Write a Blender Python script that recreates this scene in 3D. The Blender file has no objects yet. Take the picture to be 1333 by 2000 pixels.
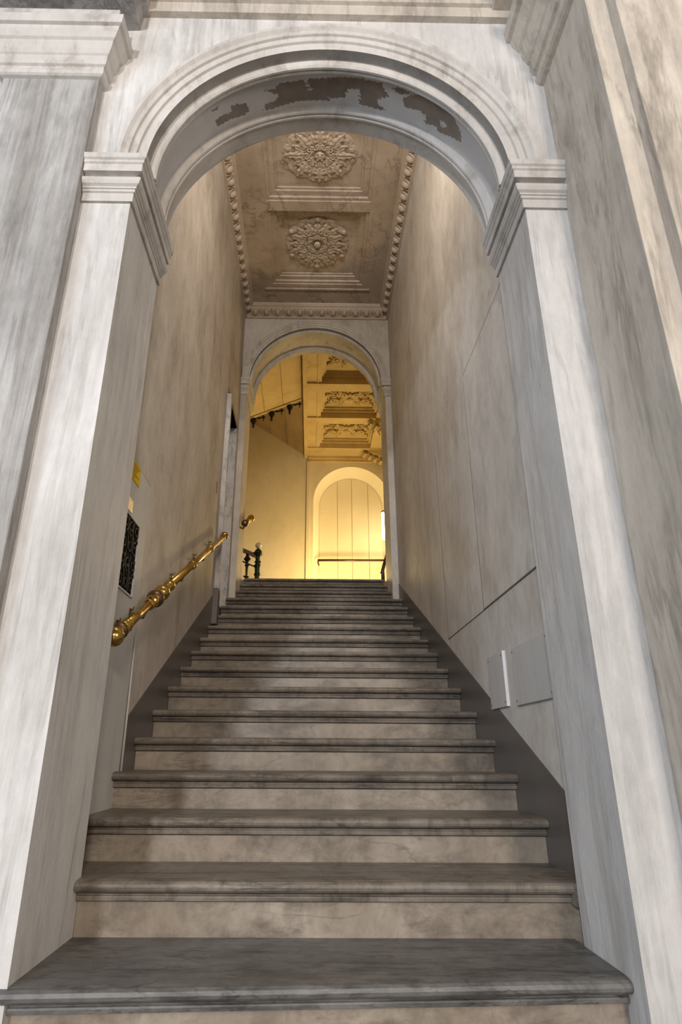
import bpy, bmesh, math, random
from mathutils import Vector, Matrix
from mathutils.geometry import tessellate_polygon
random.seed(7)
SC = bpy.context.scene
COL = SC.collection
PI = math.pi

# ---------------------------------------------------------------- camera
FPX, PITCH, YAW, ROLL, PPX = 1201.17, .3724, .0111, .006, 623.65
cy, sy, cp, sp, cr, sr = math.cos(YAW), math.sin(YAW), math.cos(PITCH), math.sin(PITCH), math.cos(ROLL), math.sin(ROLL)
Rv, Fv, Uv = Vector((cy, -sy, 0)), Vector((sy*cp, cy*cp, sp)), Vector((-sy*sp, -cy*sp, cp))
R2, U2 = cr*Rv + sr*Uv, cr*Uv - sr*Rv
cam = bpy.data.cameras.new('camera')
cam.sensor_fit = 'VERTICAL'
cam.sensor_height = 36
cam.sensor_width = 24
cam.lens = FPX/2000*36
cam.shift_x = (666.5-PPX)/2000
cam.clip_start = .05
camo = bpy.data.objects.new('camera', cam)
COL.objects.link(camo)
camo.matrix_world = Matrix(((R2.x, U2.x, -Fv.x, 0), (R2.y, U2.y, -Fv.y, 0), (R2.z, U2.z, -Fv.z, .735), (0, 0, 0, 1)))
SC.camera = camo

# ---------------------------------------------------------------- world, lights, exposure
SC.view_settings.view_transform = 'Standard'
SC.view_settings.look = 'None'
SC.view_settings.gamma = 1
SC.view_settings.use_curve_mapping = False
SC.view_settings.exposure = 0.43
W = bpy.data.worlds.new('world')
SC.world = W
W.use_nodes = True
W.node_tree.nodes['Background'].inputs[0].default_value = (.80, .88, 1, 1)
W.node_tree.nodes['Background'].inputs[1].default_value = .13

def light(name, kind, loc, target, energy, col, size=1, size_y=None, spread=None):
    l = bpy.data.lights.new(name, kind)
    l.energy = energy
    l.color = col
    if kind == 'AREA':
        l.size = size
        if size_y:
            l.shape = 'RECTANGLE'
            l.size_y = size_y
    else:
        l.shadow_soft_size = size
    o = bpy.data.objects.new(name, l)
    COL.objects.link(o)
    o.location = loc
    o.rotation_euler = (Vector(target)-Vector(loc)).to_track_quat('-Z', 'Y').to_euler()
    return o

light('hall_lamp_left', 'AREA', (-2.6, -7.6, 3.3), (0, 3, 2.6), 350, (.97, .97, 1), .55)
light('hall_lamp_right', 'AREA', (1.85, -7.6, 3.2), (0, 3, 2.6), 330, (1, .87, .75), .8)
light('hall_window_left', 'AREA', (-4.5, -2.2, 2.4), (0.2, 2.2, 2.0), 120, (.78, .88, 1), 2.0, 2.8)
light('hall_fill_right', 'AREA', (4.2, -2.2, 2.4), (-.6, 2.2, 2.0), 75, (1, .87, .74), 1.6, 2.2)  # added warm fill for the left jamb's inner face, not an actual window
light('stair_floodlight', 'AREA', (.05, 2.50, 5.2), (.05, 6.0, 3.9), 30, (1, .88, .75), .8, .2)
light('landing_lamp_a', 'POINT', (.55, 9.95, 3.45), (0, 0, 0), 108, (1, .73, .30), .15)

# ---------------------------------------------------------------- materials
def nmat(name):
    m = bpy.data.materials.new(name)
    m.use_nodes = True
    nt = m.node_tree
    return m, nt, nt.nodes['Principled BSDF']

def noise(nt, vec, scale, stretch=(1, 1, 1), detail=6, rough=.6, dist=0):
    mp = nt.nodes.new('ShaderNodeMapping')
    mp.inputs['Scale'].default_value = stretch
    nt.links.new(vec, mp.inputs['Vector'])
    n = nt.nodes.new('ShaderNodeTexNoise')
    n.inputs['Scale'].default_value = scale
    n.inputs['Detail'].default_value = detail
    n.inputs['Roughness'].default_value = rough
    n.inputs['Distortion'].default_value = dist
    nt.links.new(mp.outputs[0], n.inputs['Vector'])
    return n.outputs['Fac']

def ramp(nt, fac, stops):
    r = nt.nodes.new('ShaderNodeValToRGB')
    el = r.color_ramp.elements
    while len(el) < len(stops):
        el.new(.5)
    for e, (p, c) in zip(el, stops):
        e.position = p
        e.color = (*c, 1) if len(c) == 3 else c
    nt.links.new(fac, r.inputs[0])
    return r.outputs[0]

def mix(nt, a, b, fac, mode='MIX'):
    n = nt.nodes.new('ShaderNodeMix')
    n.data_type = 'RGBA'
    n.blend_type = mode
    for v, s in ((fac, n.inputs[0]), (a, n.inputs[6]), (b, n.inputs[7])):
        if hasattr(v, 'is_linked') or hasattr(v, 'links'):
            nt.links.new(v, s)
        else:
            s.default_value = (*v, 1) if isinstance(v, tuple) else v
    return n.outputs[2]

def g(v):
    return (v, v, v)

def surface(name, c1, c2, stain=None, stain_lo=.6, stain_hi=.78, st_scale=3, stretch=(1, 1, .13), mottle=2.2,
            rough=.65, bump=.12, bscale=60, vein=None, vein_scale=2.2, vein_amt=.5, vstretch=(1, 1, .35), spec=.35, dist=.4, fine=0, fst=(2.2, 2.2, .2)):
    m, nt, p = nmat(name)
    tc = nt.nodes.new('ShaderNodeTexCoord').outputs['Object']
    col = ramp(nt, noise(nt, tc, mottle, (1, 1, .6), 7, .62, dist), [(.32, c1), (.68, c2)])
    if stain:
        f = ramp(nt, noise(nt, tc, st_scale, stretch, 8, .68, .3), [(stain_lo, g(0)), (stain_hi, g(1))])
        col = mix(nt, col, stain, f)
    if vein:
        n = noise(nt, tc, vein_scale, vstretch, 6, .6, .5)
        f = ramp(nt, n, [(.468, g(0)), (.497, g(vein_amt)), (.525, g(0))])
        n2 = noise(nt, tc, vein_scale*.6, (1, 1, 1), 3)
        f = mix(nt, g(0), f, ramp(nt, n2, [(.42, g(0)), (.6, g(1))]))
        col = mix(nt, col, vein, f)
    if fine:
        f = ramp(nt, noise(nt, tc, 6, fst, 9, .72, .6), [(.36, g(1-fine)), (.52, g(1)), (.70, g(1-.35*fine))])
        col = mix(nt, col, f, 1.0, 'MULTIPLY')
        f = ramp(nt, noise(nt, tc, 22, (1, 1, .5), 6, .7, .2), [(.34, g(1-.5*fine)), (.60, g(1))])
        col = mix(nt, col, f, 1.0, 'MULTIPLY')
    nt.links.new(col, p.inputs['Base Color'])
    p.inputs['Roughness'].default_value = rough
    p.inputs['Specular IOR Level'].default_value = spec
    b = nt.nodes.new('ShaderNodeBump')
    b.inputs['Strength'].default_value = bump
    b.inputs['Distance'].default_value = .01
    nt.links.new(noise(nt, tc, bscale, (1, 1, .6), 6, .7), b.inputs['Height'])
    nt.links.new(b.outputs[0], p.inputs['Normal'])
    return m

def plain(name, c, rough=.5, metal=0, spec=.5, var=.12, scale=40):
    m, nt, p = nmat(name)
    tc = nt.nodes.new('ShaderNodeTexCoord').outputs['Object']
    lo = tuple(x*(1-var) for x in c)
    hi = tuple(min(1, x*(1+var)) for x in c)
    nt.links.new(ramp(nt, noise(nt, tc, scale, (1, 1, 1), 4), [(.3, lo), (.7, hi)]), p.inputs['Base Color'])
    p.inputs['Roughness'].default_value = rough
    p.inputs['Metallic'].default_value = metal
    p.inputs['Specular IOR Level'].default_value = spec
    return m

M = {}
M['front'] = surface('faux_marble_white', (.54, .52, .495), (.68, .66, .635), (.33, .30, .27), .53, .78, 4, (1.5, 1.5, .14),
                     vein=(.36, .34, .32), vein_scale=3.4, vstretch=(1.6, 1.6, .10), vein_amt=.6, fine=.17, bump=.25)
M['wall_white'] = surface('white_plaster', (.58, .59, .59), (.70, .70, .69), (.48, .46, .43), .62, .85, 3, (1, 1, .6), fine=.08)
M['grey'] = surface('faux_marble_grey', (.34, .33, .315), (.50, .485, .465), (.215, .192, .168), .48, .72, 5, (1.7, 1.7, .08),
                    vein=(.19, .175, .165), vein_scale=3.4, vstretch=(1.7, 1.7, .10), vein_amt=.6, fine=.30, bump=.25)
M['pier'] = surface('faux_marble_beige', (.48, .425, .36), (.62, .56, .48), (.27, .23, .185), .52, .76, 3.2, (1.2, 1.2, .22),
                    vein=(.2, .17, .13), vein_scale=2.6, vstretch=(1.3, 1.3, .25), vein_amt=.5, fine=.24, bump=.2)
M['mould'] = surface('moulding_stucco', (.47, .44, .405), (.62, .59, .55), (.30, .262, .225), .52, .74, 8, (1, 1, .6), bump=.2, fine=.12)
M['corr'] = surface('corridor_plaster', (.52, .485, .44), (.64, .605, .56), (.40, .345, .285), .48, .78, 2.6, (1, 1, .5), mottle=2.4, bump=.12, rough=.7, spec=.2, fine=.16, fst=(1, 1, .45))
M['corr_warm_lit'] = surface('corridor_plaster_warm_lit', (.45, .40, .345), (.58, .525, .46), (.33, .268, .205), .46, .76, 2.6, (1, 1, .5), mottle=2.4, bump=.12, rough=.7, spec=.2, fine=.18, fst=(1, 1, .45))  # same plaster; the brown cast of warm light is put into the colour
M['corr_grey'] = surface('grey_door_paint', (.46, .445, .42), (.54, .525, .50), (.40, .37, .34), .55, .82, 2, (1, 1, .2), rough=.6, spec=.25, bump=.05, fine=.06)
M['soffit'] = surface('soffit_stucco', (.36, .345, .335), (.47, .455, .44), (.27, .25, .23), .52, .78, 4, (1, 1, 1), bump=.12)
M['ceil'] = surface('ceiling_stucco', (.33, .265, .205), (.44, .36, .285), (.25, .19, .145), .50, .76, 4, (1, 1, 1), bump=.2,
                    vein=(.13, .10, .08), vein_scale=3.5, vstretch=(1, 1, 1), vein_amt=.7)
M['rosette'] = surface('carved_stucco', (.37, .30, .235), (.47, .385, .305), (.30, .235, .18), .55, .8, 8, (1, 1, 1), bump=.25)
M['skirt'] = plain('dark_grey_skirting', (.105, .092, .082), .4, 0, .5, .15, 3)
M['tread'] = surface('worn_marble_tread', (.155, .132, .106), (.25, .215, .176), (.055, .045, .036), .50, .72, 5, (.35, 4, 4), mottle=3,
                     rough=.46, bump=.06, bscale=30, vein=(.05, .042, .035), vein_scale=8, vstretch=(.35, 2, 2), vein_amt=.7, spec=.5, fine=.4, fst=(2.5, 1.5, 1))
M['tread_grey'] = surface('grey_marble_tread', (.118, .113, .106), (.195, .186, .172), (.05, .048, .045), .50, .70, 6, (.4, 3, 3), mottle=4,
                          rough=.44, bump=.06, bscale=30, vein=(.04, .04, .04), vein_scale=11, vstretch=(.4, 2.0, 2.0), vein_amt=.85, spec=.5, fine=.4, fst=(1.5, 3, 2))
M['riser'] = surface('worn_marble_riser', (.23, .188, .142), (.36, .305, .242), (.095, .071, .05), .48, .72, 4, (.6, 1, 1.4), mottle=4,
                     rough=.38, bump=.08, bscale=30, vein=(.11, .092, .075), vein_scale=3.2, vstretch=(.6, 1, 2), vein_amt=.5, fine=.3, fst=(1.2, 1, 1.2))
M['marble'] = surface('grey_marble_frame', (.40, .39, .385), (.55, .54, .53), (.22, .22, .225), .52, .72, 8, (1, 1, .5), rough=.65, spec=.2,
                      vein=(.16, .16, .17), vein_scale=7, vstretch=(1, 1, .5), vein_amt=.7)
M['brass'] = plain('polished_brass', (.58, .36, .085), .2, 1, .5, .22, 25)
M['brass_dark'] = plain('tarnished_brass', (.20, .135, .065), .38, 1, .5, .35, 30)
M['iron'] = plain('black_iron', (.012, .011, .010), .5, .4, .4, .3)
M['iron_green'] = plain('green_black_cast_iron', (.018, .026, .014), .4, .5, .4, .3)
M['wood'] = plain('dark_red_wood', (.055, .018, .012), .35, 0, .5, .3)
M['void'] = plain('black_void', (.004, .004, .004), .9, 0, .1)
M['scroll'] = plain('grey_wrought_iron', (.055, .045, .036), .5, .6, .4, .3)
M['seam'] = plain('dark_seam', (.09, .08, .07), .9, 0, .1, .3, 15)
M['yellow'] = plain('yellow_sign_plastic', (.66, .42, .005), .75, 0, .15, .06)
M['ink'] = plain('brown_print', (.16, .09, .01), .6, 0, .2)
M['plate'] = plain('white_plate_with_reflection', (.88, .78, .56), .34, .7, .8, .03)  # white plate; the yellow landing light it reflects is mixed into the colour
M['white'] = plain('white_paint', (.78, .77, .75), .5, 0, .4, .05)
M['cream'] = surface('cream_plaster', (.60, .52, .37), (.69, .61, .45), (.52, .43, .29), .55, .85, 3, (1, 1, .6), mottle=3, bump=.08)
M['cream_lt'] = surface('pale_cream_paint', (.78, .72, .58), (.82, .77, .64), None, mottle=2, bump=.03)
M['board'] = surface('cream_board_paint', (.70, .61, .44), (.75, .67, .50), (.66, .56, .39), .6, .9, 5, (1, 1, .1), bump=.03, rough=.4)
M['gold'] = surface('ochre_stucco', (.44, .325, .15), (.56, .43, .215), (.33, .225, .09), .55, .8, 4, (1, 1, 1), bump=.12)
M['gold_shaded'] = surface('shaded_soffit_boards', (.28, .20, .11), (.38, .28, .16), (.20, .14, .07), .5, .8, 4, (1, .2, 1), bump=.1)  # darker copy of the ochre; shade under the higher flight is in the colour
M['glass'] = plain('frosted_glass_ball', (.50, .45, .36), .15, 0, .7, .06)
mt, ntt, pt_ = nmat('lamp_tube_glow')
pt_.inputs['Emission Color'].default_value = (1, .86, .55, 1)
pt_.inputs['Emission Strength'].default_value = 14
pt_.inputs['Base Color'].default_value = (.9, .85, .7, 1)
M['glow'] = mt

def peel_material():
    m = surface('peeling_soffit_paint', (.50, .485, .475), (.62, .605, .59), (.40, .38, .36), .55, .8, 4, (1, 1, 1))
    nt = m.node_tree
    p = nt.nodes['Principled BSDF']
    old = p.inputs['Base Color'].links[0].from_socket
    at = nt.nodes.new('ShaderNodeAttribute')
    at.attribute_name = 'peel'
    tc = nt.nodes.new('ShaderNodeTexCoord').outputs['Object']
    bare = ramp(nt, noise(nt, tc, 14, (1, 1, 1), 6), [(.3, (.20, .165, .135)), (.7, (.28, .235, .195))])
    f = ramp(nt, at.outputs['Fac'], [(.45, g(0)), (.55, g(1))])
    nt.links.new(mix(nt, old, bare, f), p.inputs['Base Color'])
    return m
M['peel'] = peel_material()

# ---------------------------------------------------------------- mesh helpers
def link(name, me, mat, parent=None, smooth=False):
    o = bpy.data.objects.new(name, me)
    COL.objects.link(o)
    if mat and not me.materials:
        me.materials.append(M[mat])
    if smooth:
        for f in me.polygons:
            f.use_smooth = True
    if parent:
        attach(o, parent)
    return o

def attach(o, parent):
    o.parent = parent
    o.matrix_parent_inverse = Matrix.Translation(-world_loc(parent))

def world_loc(o):
    v = Vector(o.location)
    return v if o.type == 'EMPTY' else Vector((0, 0, 0))

def mesh(name, verts, faces, mat=None, parent=None, smooth=False, fix=True):
    me = bpy.data.meshes.new(name)
    me.from_pydata([tuple(v) for v in verts], [], faces)
    if fix:
        bm = bmesh.new()
        bm.from_mesh(me)
        bmesh.ops.recalc_face_normals(bm, faces=bm.faces)
        bm.to_mesh(me)
        bm.free()
    me.update()
    return link(name, me, mat, parent, smooth)

def box(name, x0, x1, y0, y1, z0, z1, mat, parent=None, bevel=0):
    bm = bmesh.new()
    bmesh.ops.create_cube(bm, size=1)
    for v in bm.verts:
        v.co = Vector(((x0+x1)/2+v.co.x*(x1-x0), (y0+y1)/2+v.co.y*(y1-y0), (z0+z1)/2+v.co.z*(z1-z0)))
    if bevel:
        bmesh.ops.bevel(bm, geom=bm.edges[:], offset=bevel, segments=2, affect='EDGES', profile=.5)
    me = bpy.data.meshes.new(name)
    bm.to_mesh(me)
    bm.free()
    return link(name, me, mat, parent)

def prism(name, poly, axis, a, b, mat, parent=None, bevel=0):
    """extrude a 2-D polygon along an axis; poly axes are the other two in xyz order"""
    def P(u, v, w):
        return {'x': (w, u, v), 'y': (u, w, v), 'z': (u, v, w)}[axis]
    bm = bmesh.new()
    A = [bm.verts.new(P(u, v, a)) for u, v in poly]
    B = [bm.verts.new(P(u, v, b)) for u, v in poly]
    n = len(poly)
    for t in tessellate_polygon([[Vector((u, v, 0)) for u, v in poly]]):
        bm.faces.new([A[k] for k in t])
        bm.faces.new([B[k] for k in t[::-1]])
    for i in range(n):
        bm.faces.new((A[i], A[(i+1) % n], B[(i+1) % n], B[i]))
    bmesh.ops.recalc_face_normals(bm, faces=bm.faces)
    me = bpy.data.meshes.new(name)
    bm.to_mesh(me)
    bm.free()
    return link(name, me, mat, parent)

def arch_ring(name, cx, cz, prof, mat, parent=None, n=72, a0=0, a1=PI, closed=True, smooth=False):
    """profile of (radius, y) swept round an arch centre"""
    vs, fs = [], []
    k = len(prof)
    for i in range(n+1):
        a = a0+(a1-a0)*i/n
        for r, y in prof:
            vs.append((cx+r*math.cos(a), y, cz+r*math.sin(a)))
    for i in range(n):
        for j in range(k if closed else k-1):
            j2 = (j+1) % k
            fs.append((i*k+j, i*k+j2, (i+1)*k+j2, (i+1)*k+j))
    if closed:
        fs += [tuple(range(k)), tuple(n*k+j for j in range(k))[::-1]]
    return mesh(name, vs, fs, mat, parent, smooth)

def sweep(name, path, prof, mat, parent=None, side=1):
    """moulding: prof (projection, z) carried along a plan path with mitred corners; side=+1 projects to the left of travel"""
    n = len(path)
    nrm = []
    for i in range(n-1):
        d = Vector((path[i+1][0]-path[i][0], path[i+1][1]-path[i][1])).normalized()
        nrm.append(Vector((-d.y, d.x))*side)
    vs, fs = [], []
    k = len(prof)
    for i in range(n):
        if i == 0:
            m = nrm[0]
        elif i == n-1:
            m = nrm[-1]
        else:
            m = (nrm[i-1]+nrm[i])
            m = m/(m.length_squared)*2
        for p, z in prof:
            vs.append((path[i][0]+m.x*p, path[i][1]+m.y*p, z))
    for i in range(n-1):
        for j in range(k):
            j2 = (j+1) % k
            fs.append((i*k+j, i*k+j2, (i+1)*k+j2, (i+1)*k+j))
    fs += [tuple(range(k)), tuple((n-1)*k+j for j in range(k))[::-1]]
    o = mesh(name, vs, fs, mat, parent)
    bm = bmesh.new()
    bm.from_mesh(o.data)
    bmesh.ops.triangulate(bm, faces=[f for f in bm.faces if len(f.verts) > 4])
    bm.to_mesh(o.data)
    bm.free()
    return o

def tube_data(pts, rad, seg=8, cap=True):
    pts = [Vector(p) for p in pts]
    n = len(pts)
    rads = rad if isinstance(rad, (list, tuple)) else [rad]*n
    vs, fs = [], []
    up = Vector((.13, .27, .95)).normalized()
    for i in range(n):
        t = (pts[min(i+1, n-1)]-pts[max(i-1, 0)]).normalized()
        u = t.cross(up)
        if u.length < .05:
            u = t.cross(Vector((1, 0, 0)))
        u.normalize()
        w = t.cross(u)
        for s in range(seg):
            a = 2*PI*s/seg
            vs.append(pts[i]+(u*math.cos(a)+w*math.sin(a))*rads[i])
    for i in range(n-1):
        for s in range(seg):
            s2 = (s+1) % seg
            fs.append((i*seg+s, i*seg+s2, (i+1)*seg+s2, (i+1)*seg+s))
    if cap:
        fs += [tuple(range(seg))[::-1], tuple((n-1)*seg+s for s in range(seg))]
    return vs, fs

def tube(name, pts, rad, mat, parent=None, seg=8):
    vs, fs = tube_data(pts, rad, seg)
    return mesh(name, vs, fs, mat, parent, True)

def lathe(name, p0, p1, prof, mat, parent=None, seg=20):
    """prof: (t along p0->p1 in metres, radius)"""
    p0, p1 = Vector(p0), Vector(p1)
    d = (p1-p0).normalized()
    u = d.cross(Vector((0, 0, 1)))
    if u.length < .05:
        u = Vector((1, 0, 0))
    u.normalize()
    w = d.cross(u)
    vs, fs = [], []
    for t, r in prof:
        for s in range(seg):
            a = 2*PI*s/seg
            vs.append(p0+d*t+(u*math.cos(a)+w*math.sin(a))*max(r, .0004))
    n = len(prof)
    for i in range(n-1):
        for s in range(seg):
            s2 = (s+1) % seg
            fs.append((i*seg+s, i*seg+s2, (i+1)*seg+s2, (i+1)*seg+s))
    fs += [tuple(range(seg))[::-1], tuple((n-1)*seg+s for s in range(seg))]
    o = mesh(name, vs, fs, mat, parent, True)
    me = o.data
    try:
        me.set_sharp_from_angle(angle=.6)
    except Exception:
        pass
    return o

def join_data(parts):
    vs, fs = [], []
    for v, f in parts:
        k = len(vs)
        vs += list(v)
        fs += [tuple(i+k for i in q) for q in f]
    return vs, fs

def thing(name, label, cat, loc, group=None):
    o = bpy.data.objects.new(name, None)
    COL.objects.link(o)
    o.location = loc
    o.empty_display_size = .1
    o['label'] = label
    o['category'] = cat
    if group:
        o['group'] = group
    return o

def struct_empty(name, loc, label=None):
    o = bpy.data.objects.new(name, None)
    COL.objects.link(o)
    o.location = loc
    o['kind'] = 'structure'
    if label:
        o['label'] = label
    return o

def struct(o, label=None):
    o['kind'] = 'structure'
    if label:
        o['label'] = label
    return o

def tag(o, label, cat, group=None):
    o['label'] = label
    o['category'] = cat
    if group:
        o['group'] = group
    return o

def inst(name, me, parent, mw):
    o = bpy.data.objects.new(name, me)
    COL.objects.link(o)
    o.parent = parent
    o.matrix_parent_inverse = Matrix.Translation(-world_loc(parent))
    o.matrix_basis = mw
    return o

# ---------------------------------------------------------------- dimensions
XL, XR = -.903, .953            # corridor walls
JL, JR = -.782, .889            # first arch opening
YF, YB = 1.95, 2.37             # first arch front / back
ACX, ACZ = .0535, 3.095
Y2, Y2B = 6.55, 7.07            # second arch
J2L, J2R = -.835, .882
A2X, A2Z = .014, 5.03
LZ = 2.72                       # upper landing floor
CEIL = 6.16
STEP_Y = [1.975, 2.363, 2.704, 3.033, 3.352, 3.675, 4.003, 4.335, 4.666, 4.997, 5.325, 5.654, 5.982, 6.315, 6.645, 6.976, 7.307]
STEP_Z = [.160, .332, .494, .647, .804, .959, 1.121, 1.282, 1.441, 1.596, 1.756, 1.917, 2.079, 2.240, 2.401, 2.560, 2.718]

# ================================================================ STRUCTURE
def arch_wall_poly(x0, x1, zt, jl, jr, cx, cz, r, n=48):
    pts = [(x0, 0), (x0, zt), (x1, zt), (x1, 0), (jr, 0)]
    pts += [((jl+jr)/2+(jr-jl)/2*math.cos(PI*i/n), cz+r*math.sin(PI*i/n)) for i in range(n+1)]
    pts += [(jl, 0)]
    return pts

# hall
struct(box('floor', -5, 3.2, -6, 1.98, -.1, 0, 'tread_grey'), 'grey marble floor of the entrance hall')
wf = struct(prism('wall_front', arch_wall_poly(-4.5, 3.0, 5.2, JL, JR, ACX, ACZ, .835), 'y', YF, YB, 'front'),
            'white faux-marble wall with the tall round arch')
for v in wf.data.vertices:          # the wall is a little thicker on the left
    if v.co.y > 2.2:
        v.co.y = 2.385-.054*(max(-1.2, min(1.2, v.co.x))-.05)
# archivolt on the face, stepping back towards the opening
arch_ring('archivolt', ACX, ACZ, [(.80, 2.0), (.80, 1.952), (.838, 1.949), (.842, 1.938), (.868, 1.936), (.872, 1.925), (.885, 1.918), (.898, 1.905),
                                  (.912, 1.903), (.914, 1.915), (.922, 1.922), (.924, 1.951), (.9, 2.0)], 'mould', wf)
# soffit: strip, roll moulding, recessed panel, roll moulding, strip
arch_ring('soffit_front', ACX, ACZ, [(.80, 1.953), (.80, 2.004), (.772, 2.006), (.764, 2.013), (.764, 2.022), (.772, 2.029), (.774, 2.033), (.768, 2.037),
                                     (.768, 2.044), (.776, 2.05), (.80, 2.055), (.803, 2.066), (.84, 2.068), (.84, 1.953)], 'mould', wf)
arch_ring('soffit_back', ACX, ACZ, [(.84, 2.240), (.805, 2.242), (.795, 2.245), (.784, 2.25), (.782, 2.258), (.788, 2.264), (.788, 2.268), (.780, 2.272),
                                    (.78, 2.28), (.788, 2.288), (.80, 2.29), (.80, 2.372), (.84, 2.372)], 'mould', wf)
POLYS = [[(113.0, 2.127), (108.7, 2.134), (107.4, 2.109), (101.6, 2.112), (98.9, 2.107), (97.4, 2.106), (90.9, 2.104), (84.9, 2.094), (78.8, 2.091), (76.9, 2.087), (76.8, 2.11), (78.5, 2.125), (78.5, 2.147), (83.1, 2.153), (83.1, 2.198), (88.4, 2.207), (90.0, 2.194), (88.8, 2.222), (100.2, 2.216), (105.0, 2.224), (110.7, 2.236), (113.6, 2.229), (113.0, 2.199), (108.9, 2.196), (107.6, 2.166)],
         [(78.5, 2.125), (76.5, 2.093), (71.0, 2.093), (70.1, 2.112), (67.3, 2.15), (71.9, 2.184), (70.9, 2.209), (68.4, 2.222), (69.9, 2.232), (76.5, 2.226), (77.9, 2.23)],
         [(62.5, 2.137), (58.7, 2.099), (56.3, 2.086), (51.0, 2.086), (45.6, 2.078), (40.6, 2.102), (37.1, 2.139), (36.0, 2.181), (41.2, 2.198), (46.1, 2.213), (48.3, 2.195), (52.3, 2.212), (52.5, 2.172), (55.3, 2.162), (61.2, 2.178)],
         [(133.1, 2.176), (129.7, 2.17), (126.6, 2.178), (125.8, 2.144), (119.9, 2.167), (119.4, 2.206), (120.8, 2.222), (126.9, 2.211), (132.6, 2.214)],
         [(66.9, 2.105), (64.6, 2.09), (59.6, 2.098), (63.5, 2.123)],
         [(134, 2.12), (131, 2.115), (130.5, 2.123), (133, 2.13)]]
HOLES = [[(46.5, 2.155), (44.2, 2.15), (43.2, 2.165), (45.2, 2.182)], [(98.5, 2.10), (97.6, 2.10), (95.4, 2.165), (96.6, 2.163)]]

def inside(p, poly):
    x, y = p
    c = False
    for i in range(len(poly)):
        (x1, y1), (x2, y2) = poly[i], poly[i-1]
        if (y1 > y) != (y2 > y) and x < (x2-x1)*(y-y1)/(y2-y1)+x1:
            c = not c
    return c

def soffit_panel():
    na, ny = 520, 46
    vs, fs, mask = [], [], []
    for i in range(na+1):
        a = PI*i/na
        for j in range(ny+1):
            y = 2.062+(2.246-2.062)*j/ny
            jx = .35*math.sin(a*240+y*90)+.3*math.sin(a*97+y*310)
            jy = .0022*math.sin(a*170+y*140)+.0018*math.sin(a*390)
            q = (math.degrees(a)+jx, y+jy)
            v = any(inside(q, P) for P in POLYS) and not any(inside(q, P) for P in HOLES)
            mask.append(1.0 if v else 0.0)
            r = .824+(.0025 if v else 0)
            vs.append((ACX+r*math.cos(a), y, ACZ+r*math.sin(a)))
    for i in range(na):
        for j in range(ny):
            q = i*(ny+1)+j
            fs.append((q, q+1, q+ny+2, q+ny+1))
    o = mesh('soffit_panel', vs, fs, 'peel', wf, True, False)
    at = o.data.attributes.new('peel', 'FLOAT', 'POINT')
    at.data.foreach_set('value', mask)
    o['label'] = 'peeling painted panel with bare brown plaster patches'
soffit_panel()

IMP = [(0, 2.882), (.012, 2.882), (.012, 2.926), (.019, 2.929), (.019, 2.940), (.025, 2.942), (.025, 2.950), (.036, 2.957), (.043, 2.970), (.044, 2.982),
       (.036, 2.994), (.020, 2.997), (.018, 3.015), (.045, 3.017), (.045, 3.055), (.052, 3.060), (.052, 3.072), (.060, 3.078), (.064, 3.100), (0, 3.104)]
sweep('impost', [(JL, 2.440), (JL, YF), (-.984, YF)], IMP, 'mould', wf, 1)
sweep('impost', [(1.064, YF), (JR, YF), (JR, 2.350)], IMP, 'mould', wf, 1)
# dark joint under the impost, pilaster on the left, pier on the right
PY = 1.895
box('pilaster', -1.42, -.988, PY, YF+.005, 0, 4.2, 'grey', wf, .004)
CAP = [(0, 3.60), (.02, 3.604), (.032, 3.612), (.036, 3.640), (.030, 3.652), (.030, 3.668), (.045, 3.676), (.05, 3.70), (.05, 3.742), (.06, 3.75), (.075, 3.775),
       (.083, 3.80), (.083, 3.83), (.098, 3.84), (.12, 3.875), (.125, 3.90), (.145, 3.905), (.150, 3.97), (.10, 3.985), (.095, 4.10), (0, 4.11)]
CAPL = [(p*.72, 3.565+(z-3.6)*.76) for p, z in CAP]
sweep('capital', [(-.988, YF), (-.988, PY), (-1.42, PY), (-1.42, YF)], CAPL, 'mould', wf, 1)
wp = struct(box('wall_right_pier', 1.065, 1.152, 1.528, YF, 0, 5.2, 'pier', None, .003), 'grey-beige marbled pier beside the arch')
box('pilaster', 1.150, 2.2, 1.478, YF, 0, 5.2, 'pier', wp, .003)
CAPR = [(p, z+.055) for p, z in CAP]
sweep('entablature', [(1.152, 1.528), (1.065, 1.528), (1.065, YF)], CAPR, 'pier', wp, 1)
ARC = [(0, 4.105), (.03, 4.107), (.034, 4.17), (.05, 4.175), (.055, 4.26), (.09, 4.28), (.10, 4.42), (0, 4.45)]
struct(sweep('trim_1', [(1.065, YF), (-.985, YF)], ARC, 'pier', None, 1), 'stone band above the arch')
LED = [(.02, 4.12), (.20, 4.125), (.21, 4.22), (.26, 4.23), (.28, 4.45), (0, 4.45)]
struct(sweep('trim_2', [(-.988, YF), (-.988, PY), (-1.42, PY), (-1.42, YF)], [(p*.62, z-.12) for p, z in LED], 'grey', None, 1), 'projecting cornice over the left pilaster')
struct(sweep('trim_3', [(1.152, 1.528), (1.065, 1.528), (1.065, YF)], [(p, z+.03) for p, z in LED], 'pier', None, 1), 'projecting cornice over the right pier')

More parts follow.
